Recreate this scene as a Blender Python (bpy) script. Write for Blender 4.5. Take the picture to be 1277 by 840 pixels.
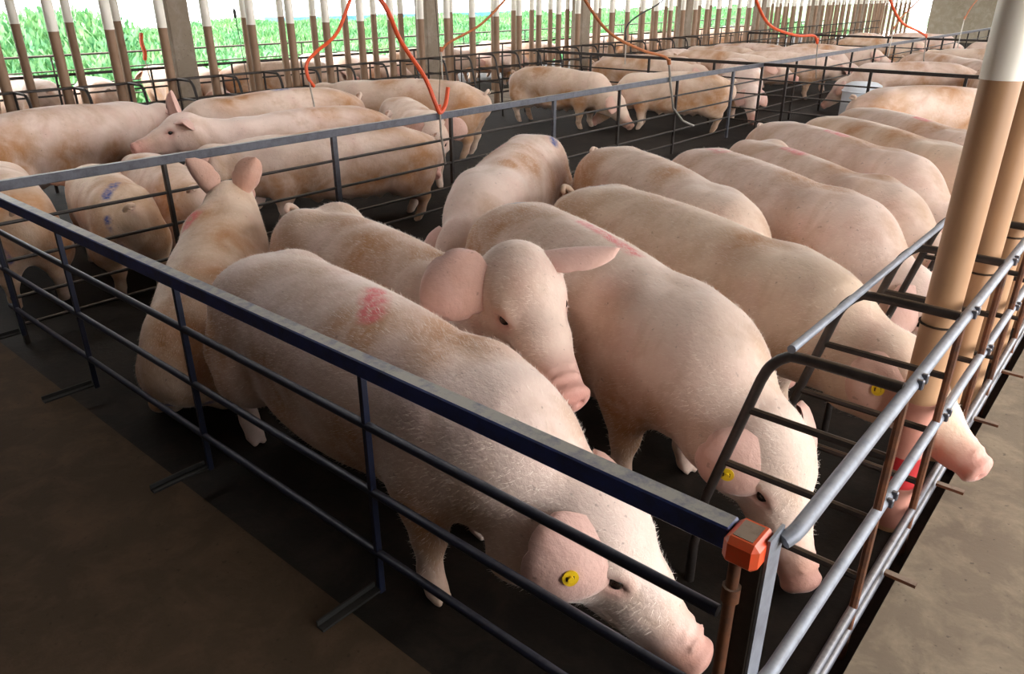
import bpy, math, random
import numpy as np
from mathutils import Vector, Matrix

for o in list(bpy.data.objects):
    bpy.data.objects.remove(o, do_unlink=True)
S = bpy.context.scene
COL = S.collection
RNG = random.Random(7)

# ------------------------------------------------------------------ camera
cam_d = bpy.data.cameras.new('camera')
cam = bpy.data.objects.new('camera', cam_d)
COL.objects.link(cam)
cam_d.sensor_width = 36.0
cam_d.lens = 36.0 * 940.0 / 1277.0
cam_d.clip_start = 0.05
cam.location = (0.40, -1.19, 1.80)
cam.rotation_euler = (math.radians(90 - 24.6), 0, math.radians(40.6))
S.camera = cam

# ------------------------------------------------------------------ world, sun, exposure
W = bpy.data.worlds.new('hazy_sky')
S.world = W
W.use_nodes = True
bg = W.node_tree.nodes['Background']
bg.inputs['Color'].default_value = (1.0, 0.995, 0.985, 1)
bg.inputs['Strength'].default_value = 8.0
S.view_settings.view_transform = 'Standard'
S.view_settings.look = 'None'
S.view_settings.exposure = 0.0
S.view_settings.gamma = 1.0
S.view_settings.use_curve_mapping = False


# ------------------------------------------------------------------ materials
def hexc(h):
    c = [int(h[i:i + 2], 16) / 255 for i in (0, 2, 4)]
    return tuple((v / 12.92 if v <= .04045 else ((v + .055) / 1.055) ** 2.4) for v in c) + (1,)


class NT:
    def __init__(s, name):
        s.m = bpy.data.materials.new(name)
        s.m.use_nodes = True
        s.t = s.m.node_tree
        s.b = s.t.nodes['Principled BSDF']

    def n(s, typ, **kw):
        nd = s.t.nodes.new(typ)
        for k, v in kw.items():
            setattr(nd, k, v)
        return nd

    def l(s, a, b):
        s.t.links.new(a, b)

    def noise(s, scale, detail=3, rough=.55, coord='Object', stretch=None, dist=0):
        tc = s.n('ShaderNodeTexCoord')
        src = tc.outputs[coord]
        if stretch:
            mp = s.n('ShaderNodeMapping')
            mp.inputs['Scale'].default_value = stretch
            s.l(src, mp.inputs['Vector'])
            src = mp.outputs['Vector']
        nz = s.n('ShaderNodeTexNoise')
        nz.inputs['Scale'].default_value = scale
        nz.inputs['Detail'].default_value = detail
        nz.inputs['Roughness'].default_value = rough
        nz.inputs['Distortion'].default_value = dist
        s.l(src, nz.inputs['Vector'])
        return nz.outputs['Fac']

    def ramp(s, fac, a, b):
        r = s.n('ShaderNodeMapRange')
        r.inputs['From Min'].default_value = a
        r.inputs['From Max'].default_value = b
        s.l(fac, r.inputs['Value'])
        return r.outputs['Result']

    def mix(s, fac, a, b, mode='MIX'):
        m = s.n('ShaderNodeMix', data_type='RGBA', blend_type=mode)
        for sock, v in ((m.inputs[0], fac), (m.inputs[6], a), (m.inputs[7], b)):
            if isinstance(v, bpy.types.NodeSocket):
                s.l(v, sock)
            else:
                sock.default_value = v
        return m.outputs[2]

    def mul(s, a, v):
        m = s.n('ShaderNodeMath', operation='MULTIPLY')
        s.l(a, m.inputs[0])
        if isinstance(v, bpy.types.NodeSocket):
            s.l(v, m.inputs[1])
        else:
            m.inputs[1].default_value = v
        return m.outputs[0]

    def color(s, c):
        if isinstance(c, bpy.types.NodeSocket):
            s.l(c, s.b.inputs['Base Color'])
        else:
            s.b.inputs['Base Color'].default_value = c

    def bump(s, h, strength, dist=.01):
        b = s.n('ShaderNodeBump')
        b.inputs['Strength'].default_value = strength
        b.inputs['Distance'].default_value = dist
        s.l(h, b.inputs['Height'])
        s.l(b.outputs['Normal'], s.b.inputs['Normal'])

    def rough(s, v):
        s.b.inputs['Roughness'].default_value = v
        return s


def simple(name, c1, c2, scale=8, rough=.6, metal=0, bump=0, lo=.35, hi=.65, coord='Object'):
    t = NT(name)
    f = t.ramp(t.noise(scale, coord=coord), lo, hi)
    t.color(t.mix(f, hexc(c1), hexc(c2)))
    t.rough(rough)
    t.b.inputs['Metallic'].default_value = metal
    if bump:
        t.bump(t.noise(scale * 6, coord=coord), bump)
    return t.m


def concrete(name, c1, c2, c3, rough=.8, spec=.5):
    t = NT(name)
    a = t.ramp(t.noise(.9, 6, .65), .3, .7)
    b = t.ramp(t.noise(5, 5, .7, dist=.4), .45, .72)
    c = t.mix(a, hexc(c1), hexc(c2))
    c = t.mix(b, c, hexc(c3))
    speck = t.ramp(t.noise(38, 2), .66, .74)
    c = t.mix(t.mul(speck, .5), c, hexc('2a211a'))
    t.color(c)
    t.rough(rough)
    t.b.inputs['Specular IOR Level'].default_value = spec
    t.bump(t.noise(24, 6, .7), .25, .012)
    return t.m


def skin_material():
    t = NT('pig_skin')
    at = t.n('ShaderNodeAttribute', attribute_name='marks')
    sep = t.n('ShaderNodeSeparateColor')
    t.l(at.outputs['Color'], sep.inputs['Color'])
    oi = t.n('ShaderNodeObjectInfo')
    base = t.mix(oi.outputs['Random'], hexc('ead0c3'), hexc('e6cbb3'))
    tan = t.ramp(t.noise(2.2, 5, .62, dist=.7), .44, .70)
    c = t.mix(t.mul(tan, .85), base, hexc('b78a5e'))
    pinkf = t.ramp(t.noise(5.5, 3, .5), .5, .8)
    c = t.mix(t.mul(pinkf, .35), c, hexc('d9a397'))
    c = t.mix(sep.outputs['Blue'], c, hexc('d3978a'))
    st_ = t.n('ShaderNodeAttribute', attribute_name='stain')
    sn_ = t.ramp(t.noise(6.5, 5, .65, dist=.5), .18, .62)
    c = t.mix(t.mul(t.mul(st_.outputs['Fac'], sn_), .9), c, hexc('b57a42'))
    alpha = at.outputs['Alpha']
    dn = t.ramp(t.noise(9, 5, .7, dist=.6), .25, .7)
    c = t.mix(t.mul(alpha, dn), c, hexc('7a5f49'))
    speck = t.ramp(t.noise(46, 2, .5), .69, .74)
    c = t.mix(t.mul(speck, .35), c, hexc('6d4a3a'))
    mk = t.ramp(t.noise(26, 3, .6), .25, .6)
    c = t.mix(t.mul(t.mul(sep.outputs['Red'], mk), .9), c, hexc('d9565c'))
    c = t.mix(t.mul(t.mul(sep.outputs['Green'], mk), 1.0), c, hexc('1f3f86'))
    t.color(c)
    t.rough(.62)
    t.b.inputs['Sheen Weight'].default_value = .25
    t.b.inputs['Sheen Roughness'].default_value = .4
    t.b.inputs['Specular IOR Level'].default_value = .35
    h = t.noise(70, 3, .6, stretch=(.25, 1, 1))
    h2 = t.noise(11, 5, .65)
    ad = t.n('ShaderNodeMath', operation='ADD')
    t.l(t.mul(h, .35), ad.inputs[0])
    t.l(t.mul(h2, 2.2), ad.inputs[1])
    t.bump(ad.outputs[0], .4, .009)
    return t.m


def steel(name, c1, c2, dust, rough=.45, metal=.3):
    t = NT(name)
    f = t.ramp(t.noise(14, 4, .7), .4, .7)
    c = t.mix(f, hexc(c1), hexc(c2))
    g = t.n('ShaderNodeNewGeometry')
    sp = t.n('ShaderNodeSeparateXYZ')
    t.l(g.outputs['Normal'], sp.inputs[0])
    up = t.ramp(sp.outputs['Z'], .75, .98)
    d = t.mul(up, t.ramp(t.noise(18, 5, .7), .2, .55))
    c = t.mix(d, c, hexc(dust))
    t.color(c)
    t.rough(rough)
    t.b.inputs['Metallic'].default_value = metal
    t.bump(t.noise(60, 3), .15, .003)
    return t.m


M = {
    'skin': skin_material(),
    'bristle': simple('pale_bristle', 'f4e6da', 'ead6c4', 5, .5),
    'hoof': simple('hoof_horn', '6b5a4c', '8f7c6a', 20, .6),
    'eye': simple('dark_eye', '120d0b', '2a1c16', 30, .15),
    'tag': simple('yellow_tag_plastic', 'e8c21a', 'd8ae10', 20, .4),
    'ink': simple('tag_ink', '2a2410', '3a3216', 20, .6),
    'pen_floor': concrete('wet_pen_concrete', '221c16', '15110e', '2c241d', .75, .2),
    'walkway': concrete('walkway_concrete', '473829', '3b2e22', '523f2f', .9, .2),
    'alley': concrete('alley_concrete', '7f6f5c', '695a49', '94836c', .85),
    'pillar': concrete('pillar_concrete', '9a8b7a', '877868', 'a5978a', .9),
    'wallc': concrete('wall_concrete', 'a09484', '90846f', 'aaa090', .9),
    'darkwall': concrete('low_bounce_wall', '4a4038', '3c342d', '554a40', .9),  # no soot: dark tone chosen to cut bounce off the light-blocking walls
    'navy': steel('navy_painted_steel', '2a3a74', '222c50', '9a958c', .4, .05),
    'navy_bar': steel('navy_round_bar', '1c2238', '15192a', '4d4d55', .4, .15),
    'bracket': steel('grimy_bracket_steel', '1e1c1b', '15130f', '2c2824', .7, .2),
    'dark': steel('dark_steel', '3a3330', '262220', '6e5d4c', .45, .4),
    'rail': steel('worn_grey_steel', '5f6068', '4b4a50', 'a19d9c', .4, .5),
    'galv': steel('galvanised_tube', '868b96', '6c6e78', 'a6a7ab', .5, .25),
    'rust': steel('rusted_steel', '6b4026', '3f2a20', '8a7766', .75, .2),
    'white': simple('white_pvc', 'efe9dd', 'e6dfd2', 4, .35),
    'brown': simple('tan_brown_paint', 'b38a66', 'a67f5e', 3, .45),
    'brown_far': simple('brown_paint', '94765e', '86684f', 3, .6),
    'wire': simple('tie_wire', '4a3a2c', '2d241d', 20, .6, .6),
    'orange': simple('orange_hose_plastic', 'e2582a', 'd24c22', 10, .4),
    'rusty_orange': simple('faded_orange_hose', 'b06a3c', 'a0562c', 10, .5),
    'cap': simple('orange_cap_plastic', 'e8522a', 'c9603a', 16, .4),
    'pipe': simple('drinker_pipe', 'b9b2a8', '9b948b', 14, .35, .5),
    'black': simple('black_rubber', '1c1c1c', '2b2b2b', 10, .5),
    'roof': simple('roof_sheet', '7d7266', '6b6056', 3, .8),
    'green': simple('green_plastic', '1f9a5a', '22854f', 8, .4),
    'red': simple('red_tape', 'c0282c', 'a82226', 8, .5),
    'pinkpaint': simple('faded_pink_paint', 'c58a78', 'b57a6a', 6, .6),
    'blue': simple('blue_sheet', '3f6f9c', '4f7fae', 2, .5),
    'lid': simple('feeder_white', 'e4e8ee', 'd8dde4', 5, .4),
}


def grass_mat():
    t = NT('grass_leaf')
    f = t.ramp(t.noise(1.2, 4, .6), .3, .7)
    c = t.mix(f, hexc('4c8a58'), hexc('86ad6e'))
    f2 = t.ramp(t.noise(7, 2, .6), .45, .7)
    c = t.mix(t.mul(f2, .7), c, hexc('2f7550'))
    t.color(c)
    t.rough(.6)
    return t.m


M['grass'] = grass_mat()


# ------------------------------------------------------------------ object helpers
def link(name, me, mat, parent=None, smooth=False):
    o = bpy.data.objects.new(name, me)
    COL.objects.link(o)
    if mat is not None and not me.materials:
        me.materials.append(M[mat] if isinstance(mat, str) else mat)
    if parent is not None:
        o.parent = parent
    if smooth:
        me.polygons.foreach_set('use_smooth', [True] * len(me.polygons))
    return o


def tag(o, label=None, cat=None, group=None, kind=None):
    if label:
        o['label'] = label
    if cat:
        o['category'] = cat
    if group:
        o['group'] = group
    if kind:
        o['kind'] = kind
    return o


def empty(name, loc=(0, 0, 0), rz=0):
    o = bpy.data.objects.new(name, None)
    o.empty_display_size = .1
    COL.objects.link(o)
    o.location = loc
    o.rotation_euler = (0, 0, rz)
    return o


class MB:
    """collects shapes, builds one mesh"""

    def __init__(s):
        s.v = []
        s.f = []

    def add(s, vs, fs):
        b = len(s.v)
        s.v += [tuple(v) for v in vs]
        s.f += [tuple(i + b for i in f) for f in fs]
        return s

    def box(s, lo, hi, bev=0.0):
        x0, y0, z0 = lo
        x1, y1, z1 = hi
        if bev <= 0:
            vs = [(x0, y0, z0), (x1, y0, z0), (x1, y1, z0), (x0, y1, z0), (x0, y0, z1), (x1, y0, z1), (x1, y1, z1), (x0, y1, z1)]
            fs = [(0, 3, 2, 1), (4, 5, 6, 7), (0, 1, 5, 4), (1, 2, 6, 5), (2, 3, 7, 6), (3, 0, 4, 7)]
            return s.add(vs, fs)
        # bevelled box: convex hull style with 24 verts
        vs = []
        idx = {}
        for sx in (0, 1):
            for sy in (0, 1):
                for sz in (0, 1):
                    c = ((x1 if sx else x0), (y1 if sy else y0), (z1 if sz else z0))
                    d = ((-bev if sx else bev), (-bev if sy else bev), (-bev if sz else bev))
                    for ax in range(3):
                        p = [c[i] + (0 if i == ax else d[i]) for i in range(3)]
                        idx[(sx, sy, sz, ax)] = len(vs)
                        vs.append(tuple(p))
        fs = []
        for ax in range(3):
            o = [i for i in range(3) if i != ax]
            for sgn in (0, 1):
                q = []
                for a, b in ((0, 0), (1, 0), (1, 1), (0, 1)):
                    k = [0, 0, 0]
                    k[ax] = sgn
                    k[o[0]] = a
                    k[o[1]] = b
                    q.append(idx[(*k, ax)])
                fs.append(tuple(q))
            for a in (0, 1):
                for b in (0, 1):
                    k0 = [0, 0, 0]
                    k1 = [0, 0, 0]
                    k0[ax] = 0
                    k1[ax] = 1
                    k0[o[0]] = k1[o[0]] = a
                    k0[o[1]] = k1[o[1]] = b
                    fs.append((idx[(*k0, o[0])], idx[(*k1, o[0])], idx[(*k1, o[1])], idx[(*k0, o[1])]))
        for sx in (0, 1):
            for sy in (0, 1):
                for sz in (0, 1):
                    fs.append(tuple(idx[(sx, sy, sz, ax)] for ax in range(3)))
        return s.add(vs, fs)

    def tube(s, pts, r, n=8, cap=True):
        pts = [Vector(p) for p in pts]
        m = len(pts)
        rs = r if isinstance(r, (list, tuple)) else [r] * m
        ref = None
        rings = []
        for i, p in enumerate(pts):
            d = (pts[min(i + 1, m - 1)] - pts[max(i - 1, 0)]).normalized()
            if ref is None:
                ref = Vector((0, 0, 1)) if abs(d.z) < .9 else Vector((1, 0, 0))
            u = (ref - d * ref.dot(d))
            if u.length < 1e-5:
                u = d.orthogonal()
            u.normalize()
            ref = u
            w = d.cross(u)
            rings.append([p + (u * math.cos(2 * math.pi * k / n) + w * math.sin(2 * math.pi * k / n)) * rs[i] for k in range(n)])
        vs = [v for ring in rings for v in ring]
        fs = []
        for i in range(m - 1):
            for k in range(n):
                a = i * n + k
                b = i * n + (k + 1) % n
                fs.append((a, b, b + n, a + n))
        if cap:
            fs.append(tuple(range(n - 1, -1, -1)))
            fs.append(tuple((m - 1) * n + k for k in range(n)))
        return s.add(vs, fs)

    def mesh(s, name):
        me = bpy.data.meshes.new(name)
        me.from_pydata(s.v, [], s.f)
        me.update()
        return me

    def build(s, name, mat, parent=None, smooth=False):
        me = s.mesh(name)
        o = link(name, me, mat, parent, smooth)
        if smooth:
            try:
                me.set_sharp_from_angle(angle=math.radians(40))
            except Exception:
                pass
        return o


def fix_normals(me):
    import bmesh
    bm = bmesh.new()
    bm.from_mesh(me)
    bmesh.ops.recalc_face_normals(bm, faces=bm.faces)
    bm.to_mesh(me)
    bm.free()


def tubeobj(name, pts, r, mat, parent=None, n=10):
    return MB().tube(pts, r, n).build(name, mat, parent, True)


def boxobj(name, lo, hi, mat, parent=None, bev=0.0):
    o = MB().box(lo, hi, bev).build(name, mat, parent)
    fix_normals(o.data)
    return o


def bez(pts, n=8):
    """Catmull-Rom through points"""
    P = [Vector(p) for p in pts]
    P = [P[0] * 2 - P[1]] + P + [P[-1] * 2 - P[-2]]
    out = []
    for i in range(1, len(P) - 2):
        for k in range(n):
            t = k / n
            a, b, c, d = P[i - 1], P[i], P[i + 1], P[i + 2]
            out.append(.5 * ((2 * b) + (c - a) * t + (2 * a - 5 * b + 4 * c - d) * t * t + (3 * b - a - 3 * c + d) * t ** 3))
    out.append(P[-2])
    return out


# ------------------------------------------------------------------ the setting
PF = -0.10          # pen floor level
XB = -4.43          # partition behind the near pen
XF = -8.75          # far feeding fence
YC = 10.1           # cross partition


def slab(name, lo, hi, mat):
    o = boxobj(name, lo, hi, mat)
    return tag(o, kind='structure')


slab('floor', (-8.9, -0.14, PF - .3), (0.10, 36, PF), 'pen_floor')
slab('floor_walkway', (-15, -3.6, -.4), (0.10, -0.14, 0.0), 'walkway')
slab('floor_alley', (0.10, -3.6, -.4), (3.2, 36, 0.0), 'alley')
slab('floor_far_alley', (-10.2, -0.14, -.4), (-8.9, 36, 0.0), 'alley')
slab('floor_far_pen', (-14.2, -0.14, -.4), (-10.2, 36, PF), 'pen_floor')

# roof: two pitched sheets over the barn, eaves open on the long sides
def roof_z(x):
    return 2.3 + (x + 12.5) / 6.7 * 2.4 if x < -5.8 else 3.6 + (3.4 - x) / 8.6 * 1.1


def roof():
    ridge_x = -5.5
    mb = MB()
    for x0, z0, x1, z1 in ((-12.5, 2.3, ridge_x - .3, 4.7), (3.4, 3.6, ridge_x + .3, 4.7)):
        mb.add([(x0, -3.6, z0), (x1, -3.6, z1), (x1, 37, z1), (x0, 37, z0), (x0, -3.6, z0 + .06), (x1, -3.6, z1 + .06), (x1, 37, z1 + .06), (x0, 37, z0 + .06)],
               [(0, 3, 2, 1), (4, 5, 6, 7), (0, 1, 5, 4), (1, 2, 6, 5), (2, 3, 7, 6), (3, 0, 4, 7)])
    o = mb.build('ceiling', 'roof')
    fix_normals(o.data)
    tag(o, kind='structure')


roof()
slab('wall_far', (-8.6, 36, -.4), (3.4, 36.25, 3.4), 'wallc')
slab('light_block_near', (-12.6, -3.6, -.4), (3.4, -3.4, 4.9), 'darkwall')  # unseen wall set close behind the camera to block light from there
slab('light_block_left', (-12.6, -3.4, -.4), (-12.4, -.2, 2.3), 'darkwall')  # unseen, added to close the left opening and keep near flanks dark
slab('light_block_right', (3.2, -3.4, -.4), (3.4, -.6, 3.6), 'darkwall')  # unseen, added to block side light from the right near the camera


# ------------------------------------------------------------------ fences
def front_fence():
    t = empty('pen_fence', (0, 0, 0))
    tag(t, 'navy steel pen fence with square top rail running along the dark walkway', 'fence')
    boxobj('top_rail', (XB - .02, -.028, .80), (-.044, .022, .855), 'navy', t, .004)
    for z in (.625, .385, .145):
        tubeobj('rail', [(XB - .02, -.004, z), (-2, -.004, z), (-.05, -.004, z)], .0145, 'navy_bar', t)
    for x in (-1.19, -2.28, -3.38, -4.36):
        boxobj('post', (x - .009, -.015, -.02), (x + .009, .008, .80), 'navy_bar', t, .002)
        f = MB().box((x - .017, -.25, 0.0), (x + .017, -.02, .008)).box((x - .017, -.25, 0.0), (x - .010, -.02, .026))
        f.build('foot_bracket', 'bracket', t)
    return t


def corner_post():
    t = empty('corner_post', (0, 0, 0))
    tag(t, 'dark steel corner post with rusty rod and bright orange plastic cap', 'post')
    boxobj('post', (-.035, -.02, PF), (.03, .035, .835), 'dark', t, .004)
    boxobj('side_strip', (.03, -.018, PF), (.036, .05, .86), 'galv', t)
    tubeobj('rusty_rod', [(-.018, -.036, PF), (-.018, -.036, .80)], .013, 'rust', t)
    tubeobj('clamp', [(-.018, -.036, .70), (-.018, -.036, .735)], .019, 'rust', t)
    c = MB().box((-.042, -.062, .80), (.03, .03, .862), .012).build('cap', 'cap', t)
    fix_normals(c.data)
    boxobj('label_patch', (-.028, -.045, .8615), (.012, .012, .863), 'rust', c)
    return t


def back_fence():
    t = empty('pen_fence', (0, 0, 0))
    tag(t, 'long grey steel pen partition with flat top rail between two groups of pigs', 'fence')
    y1 = 30.
    boxobj('top_rail', (XB - .022, -.0, .80), (XB + .022, y1, .855), 'rail', t, .004)
    for z in (.62, .41, .19, .02):
        tubeobj('rail', [(XB, 0, z), (XB, 8, z), (XB, y1, z)], .011, 'dark', t)
    ys = [.02, 1.03, 2.36, 3.62, 5.1, 6.3, 7.6, 9.15, 10.1] + [10.1 + 1.3 * k for k in range(1, 14)]
    for k, y in enumerate(ys):
        w = .022 if k in (2, 4, 7) else .013
        boxobj('post', (XB - .016, y - w, PF), (XB + .016, y + w, .80), 'rail' if w > .02 else 'dark', t, .002)
    return t


def cross_fence(y, x0, x1, label, step=1.05, mat='dark'):
    t = empty('pen_fence', (0, 0, 0))
    tag(t, label, 'fence')
    boxobj('top_rail', (x0, y - .02, .81), (x1, y + .02, .855), mat, t, .004)
    for z in (.62, .41, .19, .02):
        tubeobj('rail', [(x0, y, z), (x1, y, z)], .011, mat, t, 8)
    n = int(abs(x1 - x0) / step)
    for k in range(n + 1):
        x = x0 + (x1 - x0) * k / n
        boxobj('post', (x - .018, y - .014, PF), (x + .018, y + .014, .81), mat, t, .002)
    return t


ARCH_Y = [.80, 1.43, 2.12, 2.74, 3.36, 3.98, 4.60, 5.22, 5.84, 6.46, 7.08, 7.7, 8.32, 8.94, 9.56]


def arch_paths(X, s, y):
    """stall divider in plane y: s = direction into the pen"""
    top = [(X, y, .855), (X + s * .26, y, .855), (X + s * .315, y, .842), (X + s * .355, y, .80), (X + s * .375, y, .75)]
    leg = [(X + s * .375, y, .75), (X + s * .50, y, .26), (X + s * .52, y, .05), (X + s * .52, y, PF)]
    outer = bez(top, 4) + [Vector(p) for p in leg[1:]]
    rungs = []
    for z, xx in ((.64, .405), (.43, .455), (.22, .505)):
        rungs.append([(X, y, z), (X + s * xx, y, z)])
    return outer, rungs


def feed_fence():
    X = .055
    t = empty('feeding_fence', (0, 0, 0))
    tag(t, 'galvanised tube feeding fence along the concrete alley with arched stall dividers', 'fence')
    y1 = 10.0
    for z, r, m in ((.845, .017, 'galv'), (.46, .016, 'galv'), (.10, .014, 'rail'), (.015, .014, 'rail')):
        tubeobj('rail', [(X - .013, .035, z - .012), (X - .003, .055, z - .003), (X, .08, z), (X, 3, z), (X, y1, z)], r, m, t)
    tubeobj('top_rail', [(-.25, .78, .883), (-.25, 4, .883), (-.25, y1, .883)], .013, 'galv', t)
    for k, y in enumerate(ARCH_Y):
        outer, rungs = arch_paths(X - .01, -1, y)
        d = tubeobj('stall_divider', outer, .0165, 'dark', t)
        for r in rungs:
            tubeobj('rung', r, .0125, 'dark', d, 8)
        tubeobj('upright', [(X, y, PF), (X, y, .845)], .0125, 'rust', t, 8)
    for k in range(len(ARCH_Y) - 1):
        for z in (.03,):
            y = (ARCH_Y[k] + ARCH_Y[k + 1]) / 2
            boxobj('trough_tab', (X + .012, y - .012, z), (X + .11, y + .012, z + .012), 'rust', t)
        # bolted clamp pairs beside every upright
        for z in (.845, .46):
            y = ARCH_Y[k]
            boxobj('clamp', (X + .008, y + .055, z - .01), (X + .026, y + .072, z + .018), 'rail', t, .003)
            boxobj('clamp', (X + .008, y + .10, z - .01), (X + .026, y + .117, z + .018), 'rail', t, .003)
    return t


def far_feed_fence():
    X = XF
    t = empty('feeding_fence', (0, 0, 0))
    tag(t, 'dark tube feeding fence behind the left pigs under the row of brown and white pipes', 'fence')
    y1 = 30.
    for z in (.855, .62, .41, .2):
        tubeobj('rail', [(X, 0, z), (X, y1, z)], .015, 'dark', t, 6)
    y = .45
    k = 0
    while y < 16:
        outer, rungs = arch_paths(X, 1, y)
        d = tubeobj('stall_divider', outer, .016, 'dark', t, 6)
        for r in rungs[:2]:
            tubeobj('rung', r, .012, 'dark', d, 6)
        y += .585
        k += 1
    y = .45
    while y < 30:
        tubeobj('upright', [(X, y, PF), (X, y, .855)], .013, 'dark', t, 6)
        y += .585
    return t


def outer_fence(X, label):
    t = empty('pen_fence', (0, 0, 0))
    tag(t, label, 'fence')
    for z in (.855, .62, .40, .18):
        tubeobj('rail', [(X, 0, z), (X, 30, z)], .018 if z > .8 else .012, 'dark', t, 6)
    y = .2
    while y < 30:
        tubeobj('post', [(X, y, PF), (X, y, .855)], .014, 'dark', t, 6)
        y += 1.2
    return t


front_fence()
corner_post()
back_fence()
feed_fence()
far_feed_fence()
cross_fence(YC, XF + .1, -.6, 'dark steel cross partition with thin rails behind the tan pig pen')
cross_fence(18.8, XF + .1, -.6, 'distant dark cross partition in front of the brown end wall')
outer_fence(-10.3, 'thin railed fence on the far side of the outer feeding alley')
outer_fence(-13.7, 'outermost black rail fence against the green bank')


# ------------------------------------------------------------------ feed drop pipes (white above, brown below)
def make_pipe(r, trans, top, matb):
    t = empty('feed_pipe')
    MB().tube([(0, 0, 0), (0, 0, trans)], r, 20).build('lower_pipe', matb, t, True)
    MB().tube([(0, 0, trans), (0, 0, top)], r * 1.06, 20).build('upper_pipe', 'white', t, True)
    return t


def dup(root, loc, label=None, group=None):
    r = root.copy()
    COL.objects.link(r)
    r.location = loc
    if label:
        r['label'] = label
    if group:
        r['group'] = group
    for ch in root.children:
        c = ch.copy()
        COL.objects.link(c)
        c.parent = r
        for g in ch.children:
            d = g.copy()
            COL.objects.link(d)
            d.parent = c
    return r


def feed_pipes():
    near = make_pipe(.057, 1.66, 3.0, 'brown')
    near.location = (-.035, 1.585, PF)
    tag(near, 'thick tan and white feed pipe wired to the feeding fence, in front of the others', 'pipe')
    tubeobj('tie_wire', [(-.035 + .061 * math.cos(a), 0 + .061 * math.sin(a), .86 + .0) for a in [i * math.pi / 8 for i in range(17)]], .004, 'wire', near, 6)
    MB().tube([(0, 0, .02), (0, 0, .56)], .0582, 20).build('painted_base', 'pinkpaint', near, True)
    MB().tube([(0, 0, .20), (0, 0, .33)], .0588, 20).build('red_band', 'red', near, True)
    for c in near.children:
        if c.name.startswith('tie_wire'):
            c.location = (.035, 0, 0)
    k = 0
    for y in (2.22, 2.86, 3.5, 4.14, 4.8, 5.5):
        p = make_pipe(.055, 1.66, 3.0, 'brown')
        p.location = (-.035, y, PF)
        tag(p, 'tan and white feed pipe standing behind the thick one on the feeding fence', 'pipe', 'feed pipes along the near feeding fence')
        tubeobj('tie_wire', [(.059 * math.cos(a), .059 * math.sin(a), .88) for a in [i * math.pi / 8 for i in range(17)]], .004, 'wire', p, 6)
    proto = make_pipe(.052, 1.42, 2.9, 'brown_far')
    tag(proto, 'brown and white feed pipe in the row over the far feeding fence', 'pipe', 'feed pipes over the far feeding fence')
    y = 1.58
    proto.location = (XF - .07, y, 0)
    for k in range(1, 56):
        dup(proto, (XF - .07, y + .583 * k + RNG.uniform(-.02, .02), 0))
    proto2 = make_pipe(.05, 1.46, 2.9, 'brown_far')
    tag(proto2, 'brown and white feed pipe in the back row beyond the far alley', 'pipe', 'feed pipes beyond the far alley')
    proto2.location = (-10.2, 2.26, 0)
    for k in range(1, 56):
        dup(proto2, (-10.2, 2.26 + .597 * k + RNG.uniform(-.02, .02), 0))


feed_pipes()


def pillars():
    for k in range(7):
        y = 4.04 + 4.53 * k
        o = boxobj('concrete_pillar', (-.15, -.15, -.1), (.15, .15, 3.2), 'pillar', None, .015)
        o.location = (-9.9, y, 0)
        tag(o, 'square grey brown concrete roof pillar among the far feed pipes', 'pillar', 'roof pillars along the far alley')


pillars()


# ------------------------------------------------------------------ pigs
def smin(a, b, k):
    h = np.maximum(k - np.abs(a - b), 0) / k
    return np.minimum(a, b) - h * h * k * .25


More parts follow.
